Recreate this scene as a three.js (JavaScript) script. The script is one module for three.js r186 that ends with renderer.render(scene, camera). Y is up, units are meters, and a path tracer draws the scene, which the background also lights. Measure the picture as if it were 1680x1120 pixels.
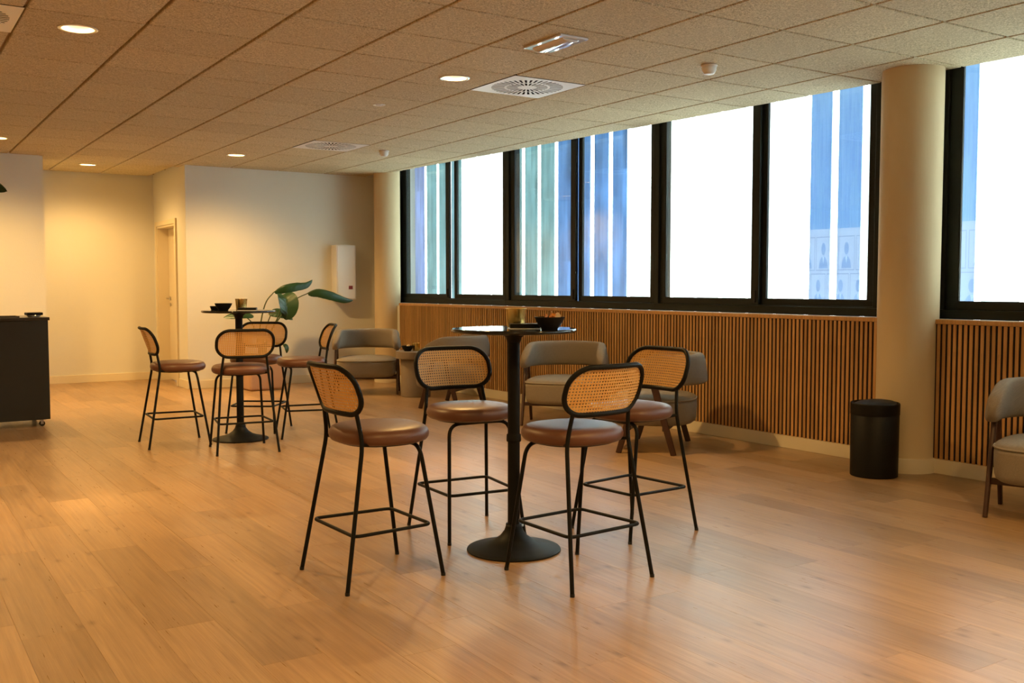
import * as THREE from 'three';
import { mergeGeometries, mergeVertices } from 'three/addons/utils/BufferGeometryUtils.js';
import { RoundedBoxGeometry } from 'three/addons/geometries/RoundedBoxGeometry.js';
import { RectAreaLightUniformsLib } from 'three/addons/lights/RectAreaLightUniformsLib.js';

// ---------------------------------------------------------------- camera, sky, exposure
const scene = new THREE.Scene();
const camera = new THREE.PerspectiveCamera(38.03, 1680 / 1120, 0.05, 100);
camera.position.set(0, 1.24, 0);
camera.rotation.order = 'YXZ';
camera.rotation.set(-0.0566, -0.5766, 0);
scene.add(camera);
const renderer = new THREE.WebGLRenderer({ antialias: true });
renderer.toneMapping = THREE.LinearToneMapping;
renderer.toneMappingExposure = 1.0;
renderer.shadowMap.enabled = true;
renderer.shadowMap.type = THREE.PCFSoftShadowMap;
scene.background = new THREE.Color().setRGB(0.9, 0.99, 0.99);      // even overcast sky
scene.backgroundIntensity = 11;
const LAMP_COLOR = new THREE.Color().setRGB(1.0, 0.60, 0.20);
const LAMP_CANDELA = 35;

// ---------------------------------------------------------------- helpers
const CEIL = 2.66;
let seed = 20240611;
function rnd() { seed |= 0; seed = (seed + 0x6D2B79F5) | 0; let t = Math.imul(seed ^ (seed >>> 15), 1 | seed); t = (t + Math.imul(t ^ (t >>> 7), 61 | t)) ^ t; return ((t ^ (t >>> 14)) >>> 0) / 4294967296; }
const rr = (a, b) => a + (b - a) * rnd();
const V = (x, y, z) => new THREE.Vector3(x, y, z);
const lin = (r, g, b) => new THREE.Color().setRGB(r, g, b);
const used = new Map();
function numbered(n) { const k = used.get(n) || 0; used.set(n, k + 1); return k ? n + '_' + String(k).padStart(3, '0') : n; }
function obj(name, geos, mat, parent) {
  const g = Array.isArray(geos) ? (geos.length === 1 ? geos[0] : mergeGeometries(geos.map(norm))) : geos;
  const m = new THREE.Mesh(g, mat);
  m.name = parent && parent !== scene ? name : numbered(name);
  m.castShadow = m.receiveShadow = true;
  (parent || scene).add(m);
  return m;
}
function norm(g) { let q = g.index ? g.toNonIndexed() : g; const o = new THREE.BufferGeometry(); for (const k of ['position', 'normal', 'uv']) o.setAttribute(k, q.attributes[k]); return o; }
function thing(name, label, category, p = [0, 0, 0], turn = 0, group) {
  const o = new THREE.Group(); o.name = numbered(name); scene.add(o);
  o.position.set(...p); o.rotation.y = turn; o.userData = { label, category };
  if (group) o.userData.group = group;
  return o;
}
function tag(o, label, category, group) { o.userData = { label, category }; if (group) o.userData.group = group; return o; }
function structG(name) { const o = new THREE.Group(); o.name = name; o.userData = { kind: 'structure' }; scene.add(o); return o; }
function dup(root, p, turn, label) {
  const r = root.clone(); r.name = numbered(root.name.replace(/_\d\d\d$/, '')); scene.add(r);
  r.position.set(...p); r.rotation.set(0, turn, 0); r.userData = { ...root.userData, label };
  return r;
}
// box between two corners, uv in metres
function box(x0, y0, z0, x1, y1, z1) {
  const w = x1 - x0, h = y1 - y0, d = z1 - z0;
  const g = new THREE.BoxGeometry(w, h, d); g.translate((x0 + x1) / 2, (y0 + y1) / 2, (z0 + z1) / 2);
  return uvBox(g);
}
function rbox(x0, y0, z0, x1, y1, z1, r = 0.004, s = 2) {
  const g = new RoundedBoxGeometry(x1 - x0, y1 - y0, z1 - z0, s, Math.min(r, (x1 - x0) / 2.01, (y1 - y0) / 2.01, (z1 - z0) / 2.01));
  g.translate((x0 + x1) / 2, (y0 + y1) / 2, (z0 + z1) / 2); return uvBox(g);
}
function uvBox(g) {
  const p = g.attributes.position, n = g.attributes.normal, u = g.attributes.uv;
  for (let i = 0; i < p.count; i++) {
    const ax = Math.abs(n.getX(i)), ay = Math.abs(n.getY(i)), az = Math.abs(n.getZ(i));
    if (ay >= ax && ay >= az) u.setXY(i, p.getX(i), p.getZ(i)); else if (ax >= az) u.setXY(i, p.getZ(i), p.getY(i)); else u.setXY(i, p.getX(i), p.getY(i));
  }
  return g;
}
// polyline with rounded corners -> points
function fillet(pts, r, n = 6, closed = false) {
  const out = [], N = pts.length;
  for (let i = 0; i < N; i++) {
    if (!closed && (i === 0 || i === N - 1)) { out.push(pts[i].clone()); continue; }
    const a = pts[(i + N - 1) % N], b = pts[i], c = pts[(i + 1) % N];
    const ra = Math.min(r, a.distanceTo(b) * 0.49), rc = Math.min(r, c.distanceTo(b) * 0.49);
    const p0 = b.clone().add(a.clone().sub(b).setLength(ra)), p2 = b.clone().add(c.clone().sub(b).setLength(rc));
    for (let k = 0; k <= n; k++) { const t = k / n; out.push(p0.clone().multiplyScalar((1 - t) * (1 - t)).addScaledVector(b, 2 * t * (1 - t)).addScaledVector(p2, t * t)); }
  }
  return out;
}
// sweep of a round tube (radius may be a function of t) along points
function tube(pts, r, seg = 10, closed = false) {
  const N = pts.length, pos = [], nor = [], uv = [], idx = [];
  const T = pts.map((p, i) => { const a = closed ? pts[(i + N - 1) % N] : pts[Math.max(0, i - 1)], b = closed ? pts[(i + 1) % N] : pts[Math.min(N - 1, i + 1)]; return b.clone().sub(a).normalize(); });
  let nrm = Math.abs(T[0].y) < 0.9 ? V(0, 1, 0) : V(1, 0, 0);
  nrm.sub(T[0].clone().multiplyScalar(nrm.dot(T[0]))).normalize();
  let len = 0;
  const M = closed ? N + 1 : N, first = nrm.clone();
  for (let j = 0; j < M; j++) {
    const i = j % N;
    if (j > 0) { len += pts[i].distanceTo(pts[(j - 1) % N]); nrm.sub(T[i].clone().multiplyScalar(nrm.dot(T[i]))).normalize(); }
    if (closed && j === N) nrm.copy(first);
    const bi = T[i].clone().cross(nrm), rad = typeof r === 'function' ? r(j / (M - 1)) : r;
    for (let k = 0; k <= seg; k++) {
      const a = k / seg * Math.PI * 2, d = nrm.clone().multiplyScalar(Math.cos(a)).addScaledVector(bi, Math.sin(a));
      pos.push(pts[i].x + d.x * rad, pts[i].y + d.y * rad, pts[i].z + d.z * rad); nor.push(d.x, d.y, d.z); uv.push(k / seg * 0.1, len);
    }
  }
  for (let j = 0; j < M - 1; j++) for (let k = 0; k < seg; k++) { const a = j * (seg + 1) + k, b = a + seg + 1; idx.push(a, a + 1, b, b, a + 1, b + 1); }
  if (!closed) for (const [j, s] of [[0, -1], [M - 1, 1]]) {          // end caps
    const c = pos.length / 3, p = pts[j]; pos.push(p.x, p.y, p.z); const t = T[j]; nor.push(t.x * s, t.y * s, t.z * s); uv.push(0, 0);
    for (let k = 0; k <= seg; k++) { const q = (j * (seg + 1) + k) * 3; pos.push(pos[q], pos[q + 1], pos[q + 2]); nor.push(t.x * s, t.y * s, t.z * s); uv.push(0, 0); }
    for (let k = 0; k < seg; k++) s > 0 ? idx.push(c, c + 1 + k, c + 2 + k) : idx.push(c, c + 2 + k, c + 1 + k);
  }
  const g = new THREE.BufferGeometry();
  g.setAttribute('position', new THREE.Float32BufferAttribute(pos, 3)); g.setAttribute('normal', new THREE.Float32BufferAttribute(nor, 3)); g.setAttribute('uv', new THREE.Float32BufferAttribute(uv, 2)); g.setIndex(idx);
  return g;
}
// skin over a grid of points rows[i][j]; options: closed around j, capped ends
function skin(rows, closed = true, caps = true) {
  const R = rows.length, C = rows[0].length, pos = [], uv = [], idx = [];
  for (let i = 0; i < R; i++) for (let j = 0; j < C; j++) { const p = rows[i][j]; pos.push(p.x, p.y, p.z); uv.push(p.x + p.z * 0.5, p.y + p.z * 0.5); }
  const J = closed ? C : C - 1;
  for (let i = 0; i < R - 1; i++) for (let j = 0; j < J; j++) { const a = i * C + j, b = i * C + (j + 1) % C, c = a + C, d = b + C; idx.push(a, b, c, b, d, c); }
  if (caps) for (const [i, s] of [[0, 1], [R - 1, -1]]) {
    const m = V(0, 0, 0); rows[i].forEach((p) => m.add(p)); m.divideScalar(C);
    const c = pos.length / 3; pos.push(m.x, m.y, m.z); uv.push(m.x, m.z);
    for (let j = 0; j < J; j++) { const a = i * C + j, b = i * C + (j + 1) % C; s > 0 ? idx.push(c, b, a) : idx.push(c, a, b); }
  }
  const g = new THREE.BufferGeometry();
  g.setAttribute('position', new THREE.Float32BufferAttribute(pos, 3)); g.setAttribute('uv', new THREE.Float32BufferAttribute(uv, 2)); g.setIndex(idx); g.computeVertexNormals();
  return g;
}
const lathe = (pts, seg = 32) => { const g = new THREE.LatheGeometry(pts.map((p) => new THREE.Vector2(p[0], p[1])), seg); return g; };
// ---------------------------------------------------------------- noise and textures
const P = new Uint8Array(512); { const q = [...Array(256).keys()]; for (let i = 255; i > 0; i--) { const j = Math.floor(rnd() * (i + 1)); [q[i], q[j]] = [q[j], q[i]]; } for (let i = 0; i < 512; i++) P[i] = q[i & 255]; }
function vnoise(x, y) {
  const xi = Math.floor(x), yi = Math.floor(y), xf = x - xi, yf = y - yi, u = xf * xf * (3 - 2 * xf), v = yf * yf * (3 - 2 * yf);
  const h = (a, b) => P[P[a & 255] + (b & 255)] / 255;
  const a = h(xi, yi), b = h(xi + 1, yi), c = h(xi, yi + 1), d = h(xi + 1, yi + 1);
  return a + (b - a) * u + (c - a) * v + (a - b - c + d) * u * v;
}
const fbm = (x, y, o = 4) => { let s = 0, a = 0.5; for (let i = 0; i < o; i++) { s += a * vnoise(x, y); x = x * 2.03 + 17.1; y = y * 2.03 + 9.7; a *= 0.5; } return s; };
const s8 = (v) => { v = Math.min(1, Math.max(0, v)); return Math.round(255 * (v <= 0.0031308 ? v * 12.92 : 1.055 * Math.pow(v, 1 / 2.4) - 0.055)); };
function texture(w, h, f, srgb = true, rx = 1, ry = 1) {
  const d = new Uint8Array(w * h * 4);
  for (let y = 0; y < h; y++) for (let x = 0; x < w; x++) { const c = f(x, y), i = (y * w + x) * 4; if (srgb) { d[i] = s8(c[0]); d[i + 1] = s8(c[1]); d[i + 2] = s8(c[2]); } else d[i] = d[i + 1] = d[i + 2] = Math.round(255 * Math.min(1, Math.max(0, c))); d[i + 3] = 255; }
  const t = new THREE.DataTexture(d, w, h, THREE.RGBAFormat);
  t.wrapS = t.wrapT = THREE.RepeatWrapping; t.magFilter = THREE.LinearFilter; t.minFilter = THREE.LinearMipmapLinearFilter; t.generateMipmaps = true;
  if (srgb) t.colorSpace = THREE.SRGBColorSpace;
  t.repeat.set(rx, ry); t.needsUpdate = true; return t;
}
// oak planks: 1.05 m x 2.6 m of lengthwise grain, cathedrals and knots
const OW = 1024, OH = 2048;
const knots = [...Array(16)].map(() => [rr(0, 1.05), rr(0, 2.6), rr(0.006, 0.016)]);
const oakG = new Float32Array(OW * OH), oakB = new Float32Array(OW * OH);
for (let y = 0; y < OH; y++) for (let x = 0; x < OW; x++) {
  let X = x / OW * 1.05, Y = y / OH * 2.6, kd = 0;
  for (const [kx, ky, kr] of knots) { const dx = X - kx, dy = (Y - ky) * 0.45, d = Math.hypot(dx, dy); if (d < 0.12) { X += dx * Math.exp(-d * d / 0.0012) * 0.6; kd = Math.max(kd, Math.exp(-d * d / (kr * kr))); } }
  const cell = Math.floor(X / 0.21);
  const warp = fbm(X * 5 + cell * 13.7, Y * 0.9, 4) * 0.55 + fbm(X * 22, Y * 2.2, 3) * 0.09;
  const ring = 0.5 + 0.5 * Math.sin((X * 26 + warp * 42) * 1.6);
  const fine = fbm(X * 420, Y * 9, 3), med = fbm(X * 90, Y * 2.4, 3), blotch = fbm(X * 7 + 40, Y * 1.6 + 7, 4);
  const i = y * OW + x;
  oakG[i] = 0.52 + 0.13 * (ring - 0.5) * fbm(X * 9 + 3, Y * 1.3 + 2, 2) * 2 + 0.34 * (fine - 0.45) + 0.44 * (med - 0.45) + 0.5 * (blotch - 0.47) - 0.42 * kd;
  oakB[i] = 0.5 + 0.6 * (fine - 0.45) + 0.22 * (ring - 0.5);
}
const oakMap = texture(OW, OH, (x, y) => { const g = oakG[y * OW + x]; const t = Math.min(1, Math.max(0, g)); return [0.175 + 0.315 * t, 0.098 + 0.218 * t, 0.048 + 0.125 * t]; }, true, 1 / 1.05, 1 / 2.6);
const oakRough = texture(512, 1024, (x, y) => 0.31 + 0.14 * (oakB[(y * 2) * OW + x * 2] - 0.5), false, 1 / 1.05, 1 / 2.6);
const oakBump = texture(OW, OH, (x, y) => oakB[y * OW + x], false, 1 / 1.05, 1 / 2.6);
// wood-wool ceiling board: matted fibres
const FW = 1024, fib = new Float32Array(FW * FW).fill(0.42);
for (let k = 0; k < 15000; k++) {
  let x = rnd() * FW, y = rnd() * FW, a = rnd() * 6.283; const da = rr(-0.06, 0.06), L = rr(20, 60), v = rr(0.22, 0.85), w = rnd() < 0.4 ? 2 : 1;
  for (let s = 0; s < L; s++) { a += da; x += Math.cos(a); y += Math.sin(a); for (let q = 0; q < w; q++) { const i = ((Math.floor(y) + q) & (FW - 1)) * FW + (Math.floor(x) & (FW - 1)); fib[i] = fib[i] * 0.3 + v * 0.7; } }
}
const clump = new Float32Array(FW * FW); for (let y = 0; y < FW; y++) for (let x = 0; x < FW; x++) { const w = (a, b) => fbm(a / 10, b / 10, 3), u = x / FW, v = y / FW; const n = (w(x, y) * (1 - u) + w(x - FW, y) * u) * (1 - v) + (w(x, y - FW) * (1 - u) + w(x - FW, y - FW) * u) * v; clump[y * FW + x] = n; }
for (let i = 0; i < FW * FW; i++) fib[i] = Math.min(1, Math.max(0, fib[i] + 1.15 * (clump[i] - 0.44)));
const woolMap = texture(FW, FW, (x, y) => { const t = fib[y * FW + x]; return [0.15 + 0.74 * t, 0.115 + 0.655 * t, 0.06 + 0.45 * t]; }, true, 1 / 0.6, 1 / 0.6);
const woolBump = texture(FW, FW, (x, y) => fib[y * FW + x], false, 1 / 0.6, 1 / 0.6);
const slatMap = texture(256, 1024, (x, y) => { const X = x / 256 * 0.3, Y = y / 1024 * 1.2; const t = 0.5 + 0.7 * (fbm(X * 130, Y * 4, 4) - 0.47) + 0.6 * (fbm(X * 18, Y * 1.5, 3) - 0.45); return [0.31 + 0.42 * t, 0.168 + 0.24 * t, 0.060 + 0.092 * t]; }, true, 1 / 0.3, 1 / 1.2);
const weave = texture(256, 256, (x, y) => { const t = 0.5 + 0.28 * Math.sin(x / 256 * 6.2832 * 32) * Math.sin(y / 256 * 6.2832 * 32) + 0.9 * (fbm(x / 5, y / 5, 3) - 0.45); return [0.60 + 0.4 * t, 0.60 + 0.4 * t, 0.60 + 0.4 * t]; }, true, 1 / 0.12, 1 / 0.12);
const weaveB = texture(256, 256, (x, y) => 0.5 + 0.4 * Math.sin(x / 256 * 6.2832 * 32) * Math.sin(y / 256 * 6.2832 * 32) + 0.5 * (fbm(x / 4, y / 4, 2) - 0.4), false, 1 / 0.12, 1 / 0.12);
const plasterB = texture(512, 512, (x, y) => fbm(x / 7, y / 7, 4), false, 1 / 0.5, 1 / 0.5);
const leatherB = texture(256, 256, (x, y) => fbm(x / 4, y / 4, 3), false, 1 / 0.08, 1 / 0.08);

// ---------------------------------------------------------------- materials
const std = (c, rough, o = {}) => new THREE.MeshStandardMaterial({ color: c, roughness: rough, ...o });
const M = {
  wall: std(lin(0.72, 0.70, 0.62), 0.85, { bumpMap: plasterB, bumpScale: 0.0006 }),
  trimWhite: std(lin(0.74, 0.65, 0.47), 0.55),
  column: std(lin(0.66, 0.52, 0.315), 0.8, { bumpMap: plasterB, bumpScale: 0.0005 }),
  sub: std(lin(0.05, 0.035, 0.02), 0.9),
  slab: std(lin(0.5, 0.48, 0.45), 0.9),
  rail: std(lin(0.30, 0.19, 0.10), 0.6),
  railDark: std(lin(0.10, 0.06, 0.03), 0.7),
  black: new THREE.MeshPhysicalMaterial({ color: lin(0.009, 0.0095, 0.010), roughness: 0.5, specularIntensity: 0.3 }),
  blackSoft: new THREE.MeshPhysicalMaterial({ color: lin(0.005, 0.005, 0.005), roughness: 0.5, specularIntensity: 0.5 }),
  frame: new THREE.MeshPhysicalMaterial({ color: lin(0.014, 0.019, 0.019), roughness: 0.4, specularIntensity: 0.45 }),
  gasket: std(lin(0.006, 0.006, 0.006), 0.6),
  leather: std(lin(0.135, 0.056, 0.033), 0.40, { bumpMap: leatherB, bumpScale: 0.0003 }),
  cane: std(lin(0.74, 0.42, 0.13), 0.5, { side: THREE.DoubleSide }),
  fabric: std(lin(0.29, 0.24, 0.185), 0.95, { map: weave, bumpMap: weaveB, bumpScale: 0.0008 }),
  piping: std(lin(0.27, 0.225, 0.17), 0.95),
  walnut: std(lin(0.05, 0.02, 0.012), 0.4),
  tableTop: std(lin(0.010, 0.011, 0.012), 0.1),
  white: std(lin(0.78, 0.77, 0.74), 0.4),
  plate: std(lin(0.8, 0.8, 0.78), 0.2),
  steel: std(lin(0.55, 0.53, 0.5), 0.3, { metalness: 1 }),
  gold: std(lin(0.80, 0.55, 0.17), 0.26, { metalness: 1 }),
  crisp: std(lin(0.75, 0.30, 0.06), 0.6),
  crispPale: std(lin(0.85, 0.68, 0.42), 0.6),
  stone: std(lin(0.22, 0.17, 0.125), 0.75, { bumpMap: plasterB, bumpScale: 0.0006 }),
  pot: std(lin(0.50, 0.31, 0.21), 0.75, { bumpMap: plasterB, bumpScale: 0.0006 }),
  soil: std(lin(0.03, 0.02, 0.012), 1),
  leaf: new THREE.MeshPhysicalMaterial({ color: lin(0.014, 0.05, 0.014), roughness: 0.32, side: THREE.DoubleSide }),
  stem: std(lin(0.05, 0.07, 0.02), 0.5),
  glass: new THREE.MeshPhysicalMaterial({ color: lin(0.94, 0.985, 0.965), roughness: 0, transmission: 1, thickness: 0, ior: 1.5 }),
  cover: new THREE.MeshPhysicalMaterial({ color: lin(0.75, 0.76, 0.8), roughness: 0.06, clearcoat: 1, clearcoatRoughness: 0.03 }),
  reflector: std(lin(0.85, 0.85, 0.83), 0.25, { metalness: 0.6 }),
  glow: new THREE.MeshStandardMaterial({ color: lin(0.9, 0.9, 0.9), emissive: lin(1, 0.86, 0.62), emissiveIntensity: 7 }),
  red: std(lin(0.25, 0.02, 0.02), 0.4),
  concrete: std(lin(0.45, 0.45, 0.44), 0.9),
};
const slatMats = [0.82, 0.92, 1.0, 1.06, 1.14].map((k, i) => std(lin(k * 1.0, k * 0.97, k * 0.92), 0.55, { map: slatMap }));
const floorMats = [0.87, 0.95, 1.0, 1.05, 1.10].map((k, i) => std(lin(k, k * (i % 2 ? 1.0 : 0.98), k * (i % 2 ? 0.98 : 0.93)), 1, { map: oakMap, roughnessMap: oakRough, bumpMap: oakBump, bumpScale: 0.0006 }));
const tileMats = [1.06, 1.1, 1.14].map((k) => std(lin(k, k, k), 0.95, { map: woolMap, bumpMap: woolBump, bumpScale: 0.0025 }));

// which pieces show largest (so that those become parts of their own)
camera.updateMatrixWorld(true);
const view = camera.matrixWorldInverse.clone();
function shown(x, y, z) {
  const p = V(x, y, z).applyMatrix4(view); if (p.z > -0.4) return 0;
  const f = 1624.75, u = 840 + f * p.x / -p.z, v = 560 - f * p.y / -p.z;
  return u > -160 && u < 1840 && v > -130 && v < 1250 ? Math.abs(y - 1.24) / Math.pow(-p.z, 3) : 0;
}

// ---------------------------------------------------------------- the window wall's own frame
// the wall runs at a slight angle to the room: x = 5.884 + 0.0304 (z + 4)
const WA = Math.atan(0.0304);
const wallX = (z, off = 0) => 5.884 + 0.0304 * (z + 4) + off;
function wallFrame(o) { o.position.set(5.884, 0, -4); o.rotation.y = WA; return o; }   // local x = outwards, local z = z + 4

// ---------------------------------------------------------------- floor
{
  const floor = structG('floor');
  obj('subfloor', box(-4.2, -0.2, -13.8, 6.6, -0.011, 3.4), M.sub, floor);
  const W = 0.2097, planks = [];
  const geoCache = new Map();
  function plankGeo(len, variant) {
    const key = len.toFixed(3) + '|' + variant; if (geoCache.has(key)) return geoCache.get(key);
    const c = 0.0005, w = W / 2, l = len / 2, t = 0, b = -0.011;
    const q = new THREE.BoxGeometry(W, 0.011, len, 1, 1, 1);
    const pos = [], uv = [], ou = ((variant * 7) % 5) * 0.21 + 0.0004, ov = ((variant * 37) % 13) / 13 * 1.2, flip = variant % 2 ? -1 : 1;
    const top = [[-w + c, t, -l + c], [-w + c, t, l - c], [w - c, t, l - c], [w - c, t, -l + c]], mid = [[-w, t - c, -l], [-w, t - c, l], [w, t - c, l], [w, t - c, -l]], low = mid.map((p) => [p[0], b, p[2]]);
    const quad = (a, d, e, f) => { for (const p of [a, d, e, a, e, f]) { pos.push(...p); uv.push(p[0] + w + ou, flip * p[2] + l + ov); } };
    quad(...top);
    for (let i = 0; i < 4; i++) { const j = (i + 1) % 4; quad(top[j], top[i], mid[i], mid[j]); quad(mid[j], mid[i], low[i], low[j]); }
    const g = new THREE.BufferGeometry(); g.setAttribute('position', new THREE.Float32BufferAttribute(pos, 3)); g.setAttribute('uv', new THREE.Float32BufferAttribute(uv, 2)); g.computeVertexNormals();
    geoCache.set(key, g); return g;
  }
  for (let k = -23; k < 27; k++) {
    const x = 0.73 + 0.21 * k; let z = -13.7 - rr(0, 1.2);
    for (; z < 3.2;) {
      let z1 = z + 1.26, a = Math.max(z, -13.7), b = Math.min(z1, 3.2); z = z1;
      if (b - a < 0.1) continue;
      if (b < -12.1 && (x < 1.5 || x > 3.3)) continue;
      if (x > 6.25) continue;
      planks.push({ x, z: (a + b) / 2, len: b - a - 0.0003, s: shown(x, 0, (a + b) / 2), v: Math.floor(rnd() * 26), m: Math.floor(rnd() * 5) });
    }
  }
  planks.sort((a, b) => b.s - a.s);
  const rest = [[], [], [], [], []];
  planks.forEach((p, i) => {
    const g = plankGeo(p.len, p.v);
    if (i < 300) { const m = obj('plank', g, floorMats[p.m], floor); m.position.set(p.x, 0, p.z); m.name = i ? 'plank_' + String(i).padStart(3, '0') : 'plank'; }
    else rest[p.m].push(g.clone().translate(p.x, 0, p.z));
  });
  // the planks past the first three hundred: one joined part, tones by vertex colour
  const all = []; rest.forEach((gs, m) => gs.forEach((g) => { const c = floorMats[m].color, n = g.attributes.position.count, a = new Float32Array(n * 3); for (let i = 0; i < n; i++) a.set([c.r, c.g, c.b], i * 3); g.setAttribute('color', new THREE.BufferAttribute(a, 3)); all.push(g); }));
  const fm = floorMats[2].clone(); fm.color = lin(1, 1, 1); fm.vertexColors = true;
  const ro = obj('remaining_planks', mergeGeometries(all), fm, floor); ro.userData = { kind: 'stuff' };
}

// ---------------------------------------------------------------- ceiling
const lamps = [[1.025, -5.99], [3.425, -5.99], [3.425, -10.79], [1.095, -10.79], [2.225, -12.59], [-1.375, -5.99], [-1.375, -10.79], [-1.375, -1.19], [1.025, -1.19], [3.425, -1.19]];
const dark = [[3.425, -7.19]];
const vents = [[4.025, -5.99], [4.025, -9.59], [0.425, -5.99]];
{
  const ceiling = structG('ceiling');
  obj('ceiling_slab', box(-4.2, 3.06, -13.8, 6.9, 3.26, 3.4), M.slab, ceiling);
  const edge = (z) => Math.min(6.05 + 0.061 * (z + 3.9), wallX(z, 0.145));
  const T = 0.036, half = 0.3;
  function board(pts, hole, variant, ox = 0) {         // plan polygon (metres round the tile's middle) -> board with a small bevel, underside at y = 0
    const s = new THREE.Shape(pts.map((p) => new THREE.Vector2(p[0], -p[1])));
    if (hole) s.holes.push(new THREE.Path().absarc(ox, 0, hole, 0, Math.PI * 2, true));
    const g = new THREE.ExtrudeGeometry(s, { depth: T - 0.008, bevelEnabled: true, bevelThickness: 0.004, bevelSize: hole ? 0.0035 : 0.0035, bevelOffset: hole ? 0 : -0.0035, bevelSegments: 1, curveSegments: 12 });
    g.rotateX(-Math.PI / 2); g.translate(0, 0.004, 0);
    const u = g.attributes.uv, p = g.attributes.position; for (let i = 0; i < u.count; i++) { const a = variant % 2 ? p.getZ(i) : p.getX(i), b = variant % 2 ? p.getX(i) : p.getZ(i); u.setXY(i, a * (variant & 2 ? -1 : 1) + 0.13 * variant, b + 0.21 * variant); }
    return g;
  }
  const hx = 0.2905, hz = 0.2918, full = [...Array(6)].map((_, v) => board([[-hx, -hz], [hx, -hz], [hx, hz], [-hx, hz]], 0, v));
  const holed = board([[-hx, -hz], [hx, -hz], [hx, hz], [-hx, hz]], 0.086, 1), holedO = board([[-hx, -hz], [hx, -hz], [hx, hz], [-hx, hz]], 0.086, 1, 0.07), holedS = board([[-hx, -hz], [hx, -hz], [hx, hz], [-hx, hz]], 0.036, 3);
  const hit = (list, x, z) => list.some((p) => Math.abs(p[0] - x) < 0.1 && Math.abs(p[1] - z) < 0.1);
  const tiles = [];
  for (let i = -8; i < 9; i++) for (let j = -12; j < 17; j++) {
    const x = 1.025 + 0.6 * i, z = -4.19 - 0.6 * j;
    if (z > 3.3 || z < -13.7) continue;
    if (z < -12.1 && (x < 1.5 || x > 3.2)) continue;
    if (hit(vents, x, z)) continue;
    const e0 = edge(z - half), e1 = edge(z + half);
    if (x - half + 0.02 > Math.min(e0, e1)) continue;
    let g;
    if (x + half > Math.min(e0, e1)) g = board([[-hx, -hz], [Math.min(hx, e0 - x), -hz], [Math.min(hx, e1 - x), hz], [-hx, hz]], 0, 0);
    else g = hit([lamps[3]], x, z) ? holedO : hit(lamps, x, z) ? holed : hit(dark, x, z) ? holedS : full[Math.floor(rnd() * 6)];
    tiles.push({ x, z, g, s: shown(x, CEIL, z), m: Math.floor(rnd() * 3) });
  }
  tiles.sort((a, b) => b.s - a.s);
  const rest = [];
  tiles.forEach((t, i) => {
    if (i < 300) { const m = obj('ceiling_tile', t.g, tileMats[t.m], ceiling); m.position.set(t.x, CEIL, t.z); m.name = i ? 'ceiling_tile_' + String(i).padStart(3, '0') : 'ceiling_tile'; }
    else rest.push(t.g.clone().translate(t.x, CEIL, t.z));
  });
  const ro = obj('remaining_tiles', rest, tileMats[1], ceiling); ro.userData = { kind: 'stuff' };
  for (let i = -9; i < 10; i++) { const x = 0.725 + 0.6 * i; if (x < -4 || x > 6.2) continue; const z1 = x > 5.4 ? -4 + (x - 5.95) / 0.061 : -12; const far = x > 5.4 ? Math.max(-12, -3.9 + (x - 6.05) / 0.061) : (x > 1.5 && x < 3.2 ? -13.55 : -12); obj('ceiling_rail', box(x - 0.012, CEIL + 0.020, far, x + 0.012, CEIL + 0.034, 3.2), M.rail, ceiling); }
  for (let j = -12; j < 17; j++) { const z = -3.89 - 0.6 * j; if (z > 3.2 || z < -13.5) continue; const a = z < -12 ? 1.66 : -4, b = z < -12 ? 3.19 : edge(z) - 0.01; obj('cross_rail', box(a, CEIL + 0.026, z - 0.008, b, CEIL + 0.034, z + 0.008), M.railDark, ceiling); }
}

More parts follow.
